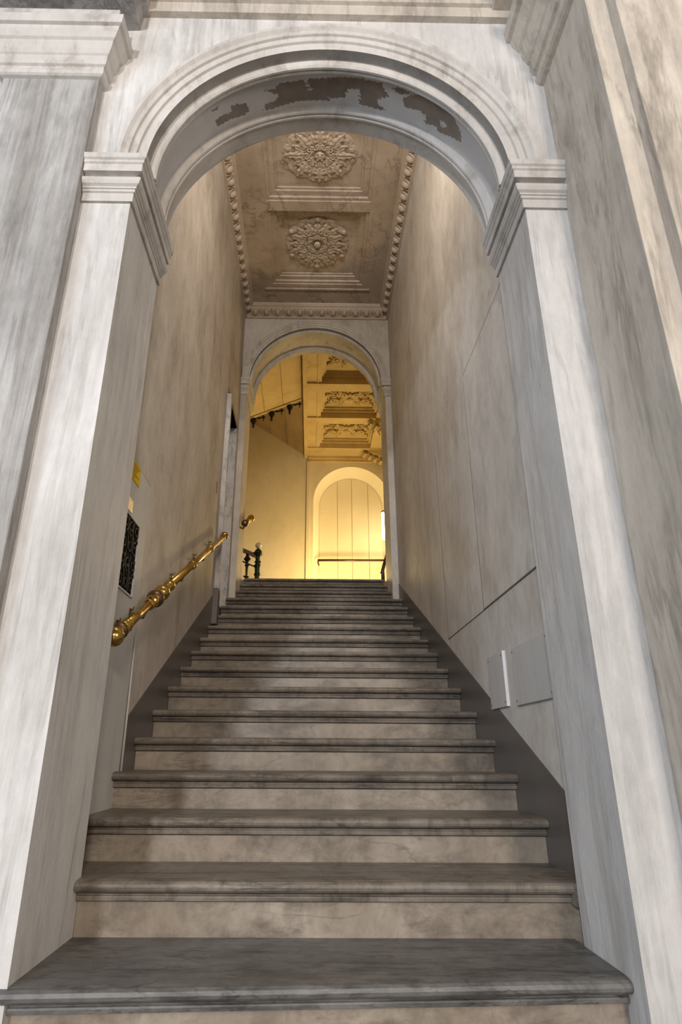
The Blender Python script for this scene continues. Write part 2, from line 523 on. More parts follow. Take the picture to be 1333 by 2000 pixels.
# corridor side walls
wl = struct_empty('wall_left', (XL, 4.4, 0), 'grey plaster wall of the stairwell, warm light put into its colour, rail side')
DY0, DY1, DZ = 5.60, 6.40, 4.27
box('plaster', XL-.3, XL, YB, DY0, 0, CEIL+.1, 'corr_warm_lit', wl)
box('plaster', XL-.3, XL, DY1, Y2+.02, 0, CEIL+.1, 'corr_warm_lit', wl)
box('plaster', XL-.3, XL, DY0, DY1, DZ, CEIL+.1, 'corr_warm_lit', wl)
wr = struct_empty('wall_right', (XR, 4.4, 0), 'grey plaster wall of the stairwell with flush panel joints')
box('plaster', XR, XR+.25, YB, Y2+.02, 0, CEIL+.1, 'corr', wr)

def seam(parent, x, pts, w=.004):
    s = 1 if x < 0 else -1
    for (ya, za), (yb, zb) in zip(pts[:-1], pts[1:]):
        vs, fs = tube_data([(x, ya, za), (x, yb, zb)], w/2, 4)
        mesh('seam', vs, fs, 'seam', parent)

dr = struct_empty('door_3', (XR, 2.9, 1.47), 'flush plastered door panel in the right wall')
box('leaf', XR-.004, XR+.02, YB+.02, 3.336, 1.476, 2.978, 'corr', dr, .0015)
seam(dr, XR, [(2.40, 2.982), (3.34, 2.982), (3.345, 1.472)], .007)
seam(dr, XR, [(2.40, 1.471), (4.285, 1.471)], .007)
seam(dr, XR, [(4.282, 1.474), (4.31, 2.9)], .003)
dl = struct_empty('door_2', (XL, 2.75, .5), 'flush grey painted door panel in the left wall')
box('leaf', XL-.02, XL+.006, YB+.01, 3.140, .45, 2.098, 'corr_grey', dl, .0015)
seam(dl, XL, [(2.40, 2.104), (3.146, 2.104), (3.146, .5)], .006)

def skirting(name, x, s, pts):
    poly = pts + [(pts[-1][0], pts[-1][1]-.6), (pts[0][0], pts[0][1]-.5)]
    return struct(prism(name, poly, 'x', x-.01*s, x+.004*s, 'skirt'), 'dark grey painted band along the stairs')
skirting('baseboard_right', XR, -1, [(YB+.005, .545), (Y2, 2.46)])
skirting('baseboard_left', XL, 1, [(YB+.005, .475), (DY0-.03, 2.10)])
# conduit on the left wall
tube('conduit', [(XL+.008, 3.165, .63), (XL+.008, 3.16, .95), (XL+.008, 3.15, 1.28)], .006, 'corr_grey', wl, 6)

# marble door opening on the left
d1 = struct_empty('door_1', (XL, 6.0, 2.1), 'doorway with grey marble surround in the left wall')
box('jamb', XL-.02, XL+.046, DY0-.06, DY0-.005, 2.13, 4.22, 'marble', d1, .004)
box('plinth', XL-.02, XL+.05, DY0-.105, DY0, 1.80, 2.13, 'skirt', d1, .003)
box('reveal', XL-.3, XL+.004, DY1-.03, DY1+.05, 2.10, DZ, 'marble', d1, .003)
box('lintel', XL-.3, XL+.004, DY0-.01, DY1+.05, DZ, DZ+.06, 'skirt', d1)  # dark colour stands for the shade on the opening's underside
box('door_leaf', XL-.33, XL-.26, DY0-.02, DY1, 2.0, DZ+.02, 'wood', d1)
box('threshold', XL-.3, XL+.0, DY0-.02, DY1, 2.0, 2.06, 'skirt', d1)

# second arch wall
wm = struct(prism('wall_middle', [(x, z) for x, z in arch_wall_poly(-3.4, 2.4, 8.6, J2L, J2R, A2X, A2Z, .852)], 'y', Y2, Y2B, 'corr'),
            'plaster wall with the smaller arch at the top of the stairs')
arch_ring('archivolt', A2X, A2Z, [(.825, 6.6), (.825, 6.552), (.848, 6.549), (.852, 6.539), (.875, 6.537), (.879, 6.527), (.89, 6.52), (.902, 6.507),
                                  (.912, 6.507), (.914, 6.551), (.9, 6.6)], 'mould', wm)
arch_ring('soffit', A2X, A2Z, [(.825, 6.553), (.825, 6.60), (.80, 6.602), (.793, 6.612), (.80, 6.622), (.812, 6.63), (.83, 6.64), (.83, 6.97), (.81, 6.974),
                               (.79, 6.98), (.785, 6.992), (.79, 7.003), (.80, 7.01), (.80, 7.075), (.86, 7.075), (.86, 6.553)], 'mould', wm)
IMP2 = [(p*.9, z-2.882+4.84) for p, z in IMP]
sweep('impost', [(J2L, Y2B+.01), (J2L, Y2), (XL, Y2)], IMP2, 'mould', wm, 1)
sweep('impost', [(XR, Y2), (J2R, Y2), (J2R, Y2B+.01)], IMP2, 'mould', wm, 1)

# stair
st = thing('staircase', 'long flight of worn grey-brown marble steps rising under the arch', 'staircase', (0, 2.0, 0))
TP = [(0.05, 0), (.032, -.001), (.013, -.004), (.004, -.010), (0, -.019), (.003, -.028), (.011, -.035), (.030, -.036), (.040, -.038), (.042, -.048), (.036, -.050), (.034, -.054),
      (.036, -.064), (.052, -.066), (.056, -.070), (.30, -.070), (.30, 0)]
for i, (y, z) in enumerate(zip(STEP_Y, STEP_Z)):
    if i == 0:
        xa, xb = -.95, JR-.002
    elif i == 1:
        xa, xb = JL+.002, JR+.004
    elif i < 14:
        xa, xb = XL+.005, XR-.005
    else:
        xa, xb = J2L+.004, J2R-.004
    if i == 14:
        xa, xb = XL+.005, XR-.005
    nxt = STEP_Y[i+1] if i < 16 else y+.4
    dep = nxt-y+.05
    if i == 0:
        dep += .09
    prof = [(dy if dy < .29 else dep, dz) for dy, dz in TP]
    o = prism('tread', [(y+a, z+b) for a, b in prof], 'x', xa, xb, 'tread_grey' if i == 0 else 'tread', st)
    if i == 0:
        for v in o.data.vertices:      # first step is slightly out of square
            v.co.y += -.09*(JR-v.co.x)/1.67+.045
    zb = STEP_Z[i-1] if i else 0
    o2 = box('riser', xa+(.0 if i else .04), XR-.005 if i == 1 else xb, y+.056, y+.13, zb-.02, z-.068, 'riser', st)
    if i == 0:
        for v in o2.data.vertices:
            v.co.y += -.09*(JR-v.co.x)/1.67+.045

box('tread_end', XL+.005, JL+.002, 2.445, STEP_Y[2]+.06, STEP_Z[1]-.07, STEP_Z[1]-.0005, 'tread', st)
box('tread_end', JR-.002, XR-.005, 2.352, STEP_Y[2]+.06, STEP_Z[1]-.07, STEP_Z[1]-.0005, 'tread', st)
# corridor ceiling with two coffers
ce = struct_empty('ceiling', (0, 4.4, CEIL), 'brown stucco coffered ceiling over the stairs')
box('ceiling_slab', XL-.1, XR+.1, YB-.02, Y2+.02, CEIL+.075, CEIL+.25, 'ceil', ce)
CX0, CX1 = -.525, .585
COF = [(3.90, 4.865), (4.99, 6.10)]
for a, b in ((XL, CX0), (CX1, XR)):
    box('ceiling_border', a, b, YB, Y2, CEIL, CEIL+.08, 'ceil', ce)
for a, b in ((YB, COF[0][0]), (COF[0][1], COF[1][0]), (COF[1][1], Y2)):
    box('ceiling_border', CX0, CX1, a, b, CEIL, CEIL+.08, 'ceil', ce)
for a, b in COF:
    for w, z0, z1 in ((.035, CEIL+.015, CEIL+.04), (.095, CEIL+.04, CEIL+.06), (.12, CEIL+.058, CEIL+.08)):
        f = struct_poly = [(CX0, a), (CX1, a), (CX1, b), (CX0, b)]
        vs, fs = [], []
        for zz in (z0, z1):
            vs += [(CX0-.01, a-.01, zz), (CX1+.01, a-.01, zz), (CX1+.01, b+.01, zz), (CX0-.01, b+.01, zz),
                   (CX0+w, a+w, zz), (CX1-w, a+w, zz), (CX1-w, b-w, zz), (CX0+w, b-w, zz)]
        for k in range(4):
            k2 = (k+1) % 4
            fs += [(k, k2, 4+k2, 4+k), (8+k, 8+k2, 12+k2, 12+k), (4+k, 4+k2, 12+k2, 12+k)]
        mesh('coffer_frame', vs, fs, 'ceil', ce)
# raised fillets at the far end of the ceiling
box('fillet', CX0-.1, CX1+.1, 6.17, 6.20, CEIL-.012, CEIL+.01, 'ceil', ce, .004)
# egg-and-dart cornice
CO = [(0, 5.985), (.02, 5.985), (.025, 6.0), (.012, 6.008), (.02, 6.03), (.045, 6.07), (.085, 6.115), (.10, 6.12), (.10, 6.135), (.11, 6.14), (.11, 6.165), (0, 6.165)]
co = sweep('cornice', [(XR, YB), (XR, Y2), (XL, Y2), (XL, YB)], CO, 'rosette', ce, 1)
co['label'] = 'egg-and-dart cornice'

def egg_mesh():
    parts = []
    vs, fs = [], []
    nu, nv = 8, 12                # egg
    for i in range(nu+1):
        a = -PI/2+PI*i/nu
        for j in range(nv):
            b = 2*PI*j/nv
            vs.append((.036*math.cos(a)*math.cos(b), .026*math.cos(a)*math.sin(b), .043*math.sin(a)))
    for i in range(nu):
        for j in range(nv):
            j2 = (j+1) % nv
            fs.append((i*nv+j, i*nv+j2, (i+1)*nv+j2, (i+1)*nv+j))
    parts.append((vs, fs))
    ring = [(.052*math.cos(t), 0, .056*math.sin(t)) for t in [PI*.86+PI*1.28*k/14 for k in range(15)]]
    parts.append(tube_data(ring, .010, 6))
    parts.append(tube_data([(.072, 0, .04), (.072, .006, 0), (.072, 0, -.045)], [.014, .009, .002], 5))
    
    v, f = join_data(parts)
    me = bpy.data.meshes.new('egg')
    me.from_pydata([tuple(q) for q in v], [], f)
    for p in me.polygons:
        p.use_smooth = True
    me.materials.append(M['rosette'])
    return me
EGG = egg_mesh()

def eggs(a, b, n, rotz, tilt=.75):
    a, b = Vector(a), Vector(b)
    for k in range(n):
        p = a.lerp(b, (k+.5)/n)
        mw = Matrix.Translation(p) @ Matrix.Rotation(rotz, 4, 'Z') @ Matrix.Rotation(tilt, 4, 'X') @ Matrix.Diagonal((1.02, 1.5, 1.12, 1))
        inst('egg', EGG, co, mw)
eggs((XL+.06, Y2-.047, 6.055), (XR-.06, Y2-.047, 6.055), 12, 0)
eggs((XL+.047, 2.9, 6.055), (XL+.047, Y2-.06, 6.055), 25, PI/2)
eggs((XR-.047, Y2-.06, 6.055), (XR-.047, 2.9, 6.055), 25, -PI/2)

# carved rosettes
def leaf_mesh(name, L, Wd, H, lobes, curl, mat, nu=16, nv=8):
    vs, fs = [], []
    for i in range(nu+1):
        u = i/nu
        env = math.sin(PI*min(1, u*.92+.06))**.7*(1-.25*u)
        wl_ = Wd*env*(1-.30*abs(math.sin(PI*lobes*u))**1.6)
        for j in range(nv+1):
            v = -1+2*j/nv
            y = v*wl_*.5
            x = L*(u+.07*abs(v)*(1-u)) - (L*.10*max(0, u-.8)/.2*abs(v))
            z = H*(math.sin(PI*(.12+.72*u)))*(1-.55*v*v) + .22*H*math.cos(PI*lobes*2*u)*abs(v) - .38*H*math.exp(-(v/.16)**2)*(u < .93)
            z += curl*max(0, u-.72)**2*9*H
            vs.append((x, y, -z))
    for i in range(nu):
        for j in range(nv):
            q = i*(nv+1)+j
            fs.append((q, q+1, q+nv+2, q+nv+1))
    # skirt so that the leaf has thickness down to the ground
    rim = [j for j in range(nv+1)]+[i*(nv+1)+nv for i in range(1, nu+1)]+[nu*(nv+1)+j for j in range(nv-1, -1, -1)]+[i*(nv+1) for i in range(nu-1, 0, -1)]
    k = len(vs)
    for r in rim:
        vs.append((vs[r][0]*.97, vs[r][1]*.9, .004))
    n = len(rim)
    for a in range(n):
        b = (a+1) % n
        fs.append((rim[a], rim[b], k+b, k+a))
    me = bpy.data.meshes.new(name)
    me.from_pydata(vs, [], fs)
    for p in me.polygons:
        p.use_smooth = True
    me.materials.append(M[mat])
    return me

def spiral_pts(r0, turns, n=26, h=.0, decay=.8):
    pts = []
    for i in range(n):
        t = i/(n-1)
        a = 2*PI*turns*t
        r = r0*(1-decay*t)
        pts.append((r*math.cos(a)-r0, r*math.sin(a), -h*math.sin(PI*t)-.008))
    return pts

def spiral_mesh(name, r0, turns, rad, mat, h=.02):
    p = spiral_pts(r0, turns, 22, h)
    v, f = tube_data(p, [rad*(.55+.6*i/21) for i in range(22)], 6)
    me = bpy.data.meshes.new(name)
    me.from_pydata([tuple(q) for q in v], [], f)
    for q in me.polygons:
        q.use_smooth = True
    me.materials.append(M[mat])
    return me

BIG = leaf_mesh('leaf', .25, .15, .055, 4, .35, 'rosette')
MID = leaf_mesh('leaf', .19, .12, .048, 3, .5, 'rosette')
SMALL = leaf_mesh('leaf', .12, .075, .05, 3, .8, 'rosette', 10, 6)
TINY = leaf_mesh('leaf', .075, .06, .045, 2, .6, 'rosette', 8, 6)
LOBE = leaf_mesh('lobe', .085, .10, .030, 1, .3, 'rosette', 8, 6)
CURL = spiral_mesh('scroll', .036, 1.4, .0125, 'rosette', .03)

def rosette(cx, cyy, z, sx, sy_, kind):
    root = bpy.data.objects.new('rosette', None)
    COL.objects.link(root)
    root.parent = ce
    root.matrix_parent_inverse = Matrix.Translation(-Vector(ce.location))
    root['label'] = 'scalloped oval acanthus rosette with a leafy boss' if kind == 0 else 'round acanthus rosette with beaded centre and buds at the rim'
    S = Matrix.Diagonal((sx/.36, sy_/.36, .62, 1))
    base = Matrix.Translation((cx, cyy, z)) @ S
    # thin scalloped ground
    n = 144
    prof = []
    for i in range(n):
        a = 2*PI*i/n
        if kind == 0:
            r = .335+.022*abs(math.sin(a*8))**.6+.008*math.cos(8*a)
        else:
            r = .318+.03*abs(math.cos(a*6))**.7
        prof.append((r*math.cos(a), r*math.sin(a)))
    vs = [(x, y, .004) for x, y in prof]+[(x, y, -.016) for x, y in prof]+[(x*.94, y*.94, -.024) for x, y in prof]+[(0, 0, -.018)]
    fs = []
    for i in range(n):
        j = (i+1) % n
        fs += [(i, j, n+j, n+i), (n+i, n+j, 2*n+j, 2*n+i), (2*n+i, 2*n+j, 3*n)]
    me = bpy.data.meshes.new('ground_plate')
    me.from_pydata(vs, [], fs)
    me.materials.append(M['rosette'])
    bm = bmesh.new(); bm.from_mesh(me); bmesh.ops.recalc_face_normals(bm, faces=bm.faces); bm.to_mesh(me); bm.free()

    def put(name, me_, mw):
        o = bpy.data.objects.new(name, me_)
        COL.objects.link(o)
        o.parent = root
        o.matrix_basis = base @ mw
        return o
    put('ground_plate', me, Matrix.Identity(4))
    RZ = lambda a: Matrix.Rotation(a, 4, 'Z')
    T = Matrix.Translation
    N = 8
    off = 0 if kind == 0 else PI/8*0
    for k in range(N):
        a = 2*PI*k/N+PI/2*(1)+off
        if kind == 0:
            put('leaf', BIG, RZ(a) @ T((.095, 0, -.018)))
            put('leaf', MID, RZ(a+PI/N) @ T((.10, 0, -.016)))
        else:
            put('leaf', MID, RZ(a) @ T((.115, 0, -.018)))
            put('leaf', BIG, RZ(a+PI/N) @ T((.075, 0, -.014)))
        put('leaf', SMALL, RZ(a) @ T((.045, 0, -.022)))
        put('leaf', TINY, RZ(a+PI/N) @ T((.05, 0, -.028)))
        for s in (-1, 1):
            rr = .24 if kind == 0 else .215
            put('scroll', CURL, RZ(a+s*PI/N*.5) @ T((rr, 0, -.02)) @ Matrix.Diagonal((1, s, 1, 1)))
            put('scroll', CURL, RZ(a+s*PI/N*.42) @ T((rr-.085, 0, -.024)) @ Matrix.Diagonal((.75, -s*.75, 1, 1)))
    for k in range(16):
        a = 2*PI*(k+.5)/16
        put('lobe', LOBE, RZ(a) @ T((.262, 0, -.012)))
    # centre boss
    if kind == 0:
        for k in range(6):
            put('leaf', TINY, RZ(2*PI*k/6) @ T((.055, 0, -.075)) @ Matrix.Rotation(PI, 4, 'Z') @ Matrix.Rotation(-.5, 4, 'Y'))
        vs, fs = [], []
    boss = bpy.data.meshes.new('boss')
    bm = bmesh.new()
    bmesh.ops.create_uvsphere(bm, u_segments=18, v_segments=10, radius=.05)
    for v in bm.verts:
        v.co.z *= .9
    if kind == 1:
        for k in range(7):
            q = (0, 0, -.045) if k == 6 else (.03*math.cos(k*PI/3), .03*math.sin(k*PI/3), -.038)
            bmesh.ops.create_uvsphere(bm, u_segments=10, v_segments=7, radius=.0145, matrix=T(q))
    for f in bm.faces:
        f.smooth = True
    bm.to_mesh(boss)
    bm.free()
    boss.materials.append(M['rosette'])
    put('boss', boss, T((0, 0, -.045)) @ Matrix.Diagonal((.75 if kind else .95,)*2+(1, 1)))
    if kind == 1:
        bud = bpy.data.meshes.new('bud')
        bm = bmesh.new()
        bmesh.ops.create_uvsphere(bm, u_segments=12, v_segments=8, radius=.03)
        for f in bm.faces:
            f.smooth = True
        bm.to_mesh(bud)
        bm.free()
        bud.materials.append(M['rosette'])
        for k in range(6):
            a = PI/2+2*PI*k/6
            put('bud', bud, RZ(a) @ T((.325, 0, -.035)))
rosette(.035, 4.365, CEIL+.075, .375, .312, 0)
rosette(.022, 5.50, CEIL+.075, .378, .385, 1)

# ================================================================ LANDING BEYOND THE SECOND ARCH
struct(box('floor_landing', -3.2, 1.6, STEP_Y[16]+.10, 11.4, LZ-.12, LZ-.002, 'tread'), 'landing floor at the top of the stairs')
NX, NZ, NR, NRI, BY = .755, 5.25, .745, .622, 11.0
wb = struct(prism('wall_back', [(x, z) for x, z in [(-3.3, 2.6), (-3.3, 8.6), (1.7, 8.6), (1.7, 2.6), (NX+NR, 2.6)]] +
                  [(NX+NR*math.cos(PI*i/40), NZ+NR*math.sin(PI*i/40)) for i in range(41)] + [(NX-NR, 2.6)],
                  'y', BY, BY+.12, 'cream'), 'cream plaster back wall of the landing')
box('pier', -.125, -.06, BY-.03, BY+.02, 2.6, 6.1, 'cream', wb, .004)
# splayed niche
vs, fs = [], []
pr = [(0, BY), (1, BY+.36)]
na = 48
angs = [None]+[PI*i/na for i in range(na+1)]+[None]
for q, a in enumerate(angs):
    for t, y in pr:
        r = NR+(NRI-NR)*t
        if a is None:
            vs.append((NX+(r if q == 0 else -r), y, 2.6))
        else:
            vs.append((NX+r*math.cos(a), y, NZ+.02*t+r*math.sin(a)))
for q in range(len(angs)-1):
    fs.append((2*q, 2*q+1, 2*q+3, 2*q+2))
nch = mesh('niche_reveal', vs, fs, 'cream_lt', wb, True)
nch['label'] = 'splayed pale arched reveal'
d4 = struct_empty('door_4', (NX, BY+.36, LZ), 'tall arched door of pale yellow vertical boards')
edges = [NX-NRI-.02, NX-.265, NX+.02, NX+.345, NX+NRI+.02]
for a, b in zip(edges[:-1], edges[1:]):
    box('board', a+.003, b-.003, BY+.35, BY+.39, LZ, 6.0, 'board', d4, .003)
box('door_backing', NX-NRI-.1, NX+NRI+.1, BY+.385, BY+.45, LZ-.1, 6.1, 'seam', d4)
box('ledge', edges[0], edges[1]-.003, BY+.343, BY+.36, 5.10, 5.115, 'board', d4, .002)
# edge bead round the door
arch_ring('bead', NX, NZ+.02, [(NRI-.012, BY+.335), (NRI-.012, BY+.352), (NRI+.005, BY+.352), (NRI+.005, BY+.335)], 'cream', d4, 40)
box('bead', NX-NRI-.005, NX-NRI+.012, BY+.335, BY+.352, LZ, NZ+.02, 'cream', d4)
box('bead', NX+NRI-.012, NX+NRI+.005, BY+.335, BY+.352, LZ, NZ+.02, 'cream', d4)
# iron bar across the niche
bar = thing('door_bar', 'long thin dark iron bar across the pale arched door', 'bar', (.1, BY-.03, 4.0))
tube('rod', [(.10, BY-.04, 4.055), (1.5, BY-.04, 4.068)], .022, 'wood', bar, 8)
tube('bracket', [(.11, BY-.04, 4.05), (.11, BY-.035, 3.99), (.125, BY-.01, 3.975), (.125, BY+.01, 3.975)], .015, 'wood', bar, 6)

struct(box('wall_landing_right', 1.52, 1.62, Y2B-.05, BY+.02, 2.5, 8.6, 'cream'), 'cream wall of the landing, lamp side')
struct(box('wall_landing_left', -3.4, -3.3, Y2B-.05, BY+.02, 2.5, 8.6, 'cream'), 'cream wall at the far left of the landing')
# coffered ceiling
LC, LX0, LX1 = 6.20, -.18, 1.52
cl = struct_empty('ceiling_landing', (.6, 9, LC), 'ochre coffered ceiling with carved panels over the landing')
box('ceiling_slab', LX0, LX1, Y2B-.02, BY+.05, LC+.19, LC+.4, 'gold', cl)
CXA, CXB = .125, 1.10
BE = [(7.0, 7.30), (8.38, 8.60), (9.45, 9.66), (10.60, 11.0)]
for a, b in BE:
    box('beam', LX0+.05, LX1, a, b, LC, LC+.22, 'gold', cl, .006)
box('ceiling_border', LX0, LX0+.07, Y2B, BY, LC-.03, LC+.45, 'gold', cl, .01)
box('ceiling_border', CXB, LX1, Y2B, BY, LC+.015, LC+.22, 'gold', cl)
box('ceiling_border', LX0+.05, CXA, Y2B, BY, LC+.03, LC+.22, 'gold', cl)
box('fillet', CXA-.07, CXA-.05, Y2B, BY-.3, LC+.015, LC+.04, 'gold', cl, .003)
box('cornice', -.10, LX1, BY-.07, BY+.01, LC-.06, LC+.01, 'gold', cl, .008)
box('cornice', -.07, LX1, BY-.04, BY+.01, LC-.115, LC-.06, 'gold', cl, .008)
for (a0, a1), (b0, b1) in zip(BE[:-1], BE[1:]):
    ya, yb = a1, b0
    for w, z0, z1 in ((.035, LC+.11, LC+.20), (.065, LC+.155, LC+.20)):
        vs, fs = [], []
        for zz in (z0, z1):
            vs += [(CXA-.01, ya-.01, zz), (CXB+.01, ya-.01, zz), (CXB+.01, yb+.01, zz), (CXA-.01, yb+.01, zz),
                   (CXA+w, ya+w, zz), (CXB-w, ya+w, zz), (CXB-w, yb-w, zz), (CXA+w, yb-w, zz)]
        for k in range(4):
            k2 = (k+1) % 4
            fs += [(k, k2, 4+k2, 4+k), (8+k, 8+k2, 12+k2, 12+k), (4+k, 4+k2, 12+k2, 12+k)]
        mesh('coffer_frame', vs, fs, 'gold', cl)

GS = spiral_mesh('scroll', .11, 1.5, .022, 'gold', .03)
GS2 = spiral_mesh('scroll', .065, 1.4, .017, 'gold', .03)
GL = leaf_mesh('leaf', .26, .12, .05, 3, .5, 'gold')
GL2 = leaf_mesh('leaf', .15, .09, .05, 2, .7, 'gold', 10, 6)
GB = bpy.data.meshes.new('boss')
bm = bmesh.new()
bmesh.ops.create_uvsphere(bm, u_segments=14, v_segments=8, radius=.045)
for f in bm.faces:
    f.smooth = True
bm.to_mesh(GB)
bm.free()
GB.materials.append(M['gold'])

def carved(cx, cyy, z, sx, sy_):
    root = bpy.data.objects.new('carved_relief', None)
    COL.objects.link(root)
    root.parent = cl
    root.matrix_parent_inverse = Matrix.Translation(-Vector(cl.location))
    B = Matrix.Translation((cx, cyy, z)) @ Matrix.Diagonal((sx, sy_, 1, 1))
    RZ = lambda a: Matrix.Rotation(a, 4, 'Z')
    T = Matrix.Translation

    def put(n, me, mw):
        o = bpy.data.objects.new(n, me)
        COL.objects.link(o)
        o.parent = root
        o.matrix_basis = B @ mw
    put('boss', GB, T((0, 0, -.03)))
    for k in range(7):
        put('leaf', GL2, RZ(-PI+PI*k/6*1.0) @ T((.04, 0, -.01)))
    for s in (-1, 1):
        F = Matrix.Diagonal((s, 1, 1, 1))
        put('leaf', GL, F @ RZ(.25) @ T((.06, .04, -.005)))
        put('leaf', GL, F @ RZ(-.35) @ T((.05, -.03, -.005)))
        put('leaf', GL2, F @ T((.10, .14, -.005)) @ RZ(.9))
        put('leaf', GL2, F @ T((.12, -.14, -.005)) @ RZ(-.8))
        put('scroll', GS, F @ T((.40, .05, -.01)))
        put('scroll', GS2, F @ T((.21, .17, -.01)) @ RZ(.8))
        put('scroll', GS2, F @ T((.34, -.17, -.01)) @ Matrix.Diagonal((1, -1, 1, 1)))
        put('scroll', GS2, F @ T((.17, -.2, -.01)) @ RZ(-.6))
        put('leaf', GL2, F @ T((.30, .16, -.005)) @ RZ(.3))
        put('leaf', GL2, F @ T((.30, -.09, -.005)) @ RZ(-.2))
for (a0, a1), (b0, b1) in zip(BE[:-1], BE[1:]):
    carved((CXA+CXB)/2, (a1+b0)/2+.05, LC+.192, .95, .95)

# carved corbels under the beam ends on the right
def corbel(y, label):
    t = thing('corbel', label, 'corbel', (1.52, y, LC-.3), 'carved corbels under the beams of the landing')
    prof = [(1.515, LC-.004), (1.10, LC-.004), (1.08, LC-.03), (1.12, LC-.07), (1.22, LC-.10), (1.33, LC-.16), (1.40, LC-.26), (1.46, LC-.36), (1.515, LC-.38)]
    prism('console', prof, 'y', y-.09, y+.09, 'gold', t)
    for k in range(4):
        a = (1.06+.10*k, y, LC-.035-.05*k)
        me = GL2
        for s in (-1, 0, 1):
            inst('leaf', me, t, Matrix.Translation((a[0]-Vector(t.location).x*0, a[1], a[2])) @ Matrix.Rotation(PI+s*.7, 4, 'Z') @ Matrix.Rotation(.35, 4, 'Y'))
for y, lb in ((8.49, 'carved leafy corbel under the nearest landing beam'), (9.56, 'carved leafy corbel under the middle landing beam'),
              (10.72, 'carved leafy corbel at the back wall above the arched door')):
    corbel(y, lb)

rl = thing('rail_end', 'dark slanting rail end at the right edge of the landing', 'rail', (.96, 8.0, LZ))
tube('post', [(.955, 8.0, LZ-.002), (.95, 8.0, 3.02), (1.03, 8.0, 3.30)], [.03, .024, .02], 'wood', rl, 8)
tube('rail', [(.93, 8.0, 2.98), (.98, 8.0, 3.12), (1.06, 8.0, 3.36)], .018, 'wood', rl, 8)

# wall lamp
lamp = thing('wall_lamp', 'glowing white tube lamp beside the arched door', 'lamp', (1.52, 10.7, 4.6))
lathe('tube', (1.325, 10.7, 4.37), (1.325, 10.7, 4.92), [(0, .012), (.012, .034), (.03, .042), (.52, .042), (.54, .036), (.55, .02)], 'glow', lamp)
lathe('cap', (1.325, 10.7, 4.915), (1.325, 10.7, 4.96), [(0, .045), (.02, .045), (.03, .03), (.045, .01)], 'brass_dark', lamp)
tube('arm', [(1.325, 10.7, 4.94), (1.45, 10.7, 4.97), (1.525, 10.7, 4.9)], .012, 'brass_dark', lamp, 6)

# upper flights seen from below
f3 = thing('upper_flight', 'golden sloping underside of an upper stair flight with wide boards', 'staircase', (-1.5, 8, 5.6))
for k in range(8):
    xb = -.182 if k == 0 else -.215-.302*k
    xa = -.215-.302*k-.296
    za = lambda x: 6.293+.443*(x+.203)
    prism('soffit_board', [(xa, za(xa)), (xb, za(xb)), (xb, za(xb)+.07), (xa, za(xa)+.07)], 'y', Y2B+.02, 9.0, 'gold', f3)
prism('stair_slab', [(-2.7, za(-2.7)+.06), (-.185, za(-.185)+.06), (-.185, za(-.185)+.34), (-2.7, za(-2.7)+.34)], 'y', Y2B+.02, 8.99, 'gold', f3)
prism('edge_strip', [(-2.7, za(-2.7)-.02), (-.2, za(-.2)-.02), (-.2, za(-.2)+.02), (-2.7, za(-2.7)+.02)], 'y', 8.95, 9.01, 'gold', f3)
for k in range(4):
    x = -.405-.30*k
    z = za(x)-.01
    p = bpy.data.objects.new('pendant', None)
    COL.objects.link(p)
    attach(p, f3)
    p['label'] = 'black iron pendant'
    parts = [lathe('drop', (x, 9.03, z+.02), (x, 9.03, z-.2), [(0, .025), (.03, .04), (.06, .055), (.09, .04), (.105, .03), (.12, .024), (.15, .012), (.16, .02), (.185, .016), (.2, .004)], 'iron', None, 10),
             tube('arm', [(x, 9.03, z-.02), (x+.04, 9.03, z+.025), (x+.09, 9.03, z+.005), (x+.13, 9.03, z+.02), (x+.17, 9.03, z+.03)], [.026, .024, .018, .014, .012], 'iron', None, 6),
             tube('cross', [(x+.165, 9.03, z+.11), (x+.165, 9.03, z+.05), (x+.165, 9.03, z+.03), (x+.165, 9.03, z+.01), (x+.165, 9.03, z-.05)], [.006, .012, .022, .012, .006], 'iron', None, 6),
             tube('cross_bar', [(x+.12, 9.03, z+.03), (x+.165, 9.03, z+.03), (x+.205, 9.03, z+.03)], [.008, .016, .006], 'iron', None, 6)]
    for o in parts:
        o.parent = p
f4 = thing('upper_flight', 'shaded brown underside of the higher stair flight against the back wall', 'staircase', (-1.5, 10, 6.5))
zb_ = lambda x: 6.233-.67*(x+.156)
for k in range(7):
    xb = -.186-.34*k
    xa = xb-.334
    prism('soffit_board', [(xa, zb_(xa)), (xb, zb_(xb)), (xb, zb_(xb)+.07), (xa, zb_(xa)+.07)], 'y', 9.02, BY-.004, 'gold_shaded', f4)
prism('stair_slab', [(-2.6, zb_(-2.6)+.06), (-.186, zb_(-.186)+.06), (-.186, zb_(-.186)+.3), (-2.6, zb_(-2.6)+.3)], 'y', 9.02, BY-.004, 'gold_shaded', f4)
struct(box('ceiling_stairwell', -3.4, LX0+.02, Y2B-.05, BY+.05, 8.3, 8.5, 'gold'), 'ceiling high above the upper flights')

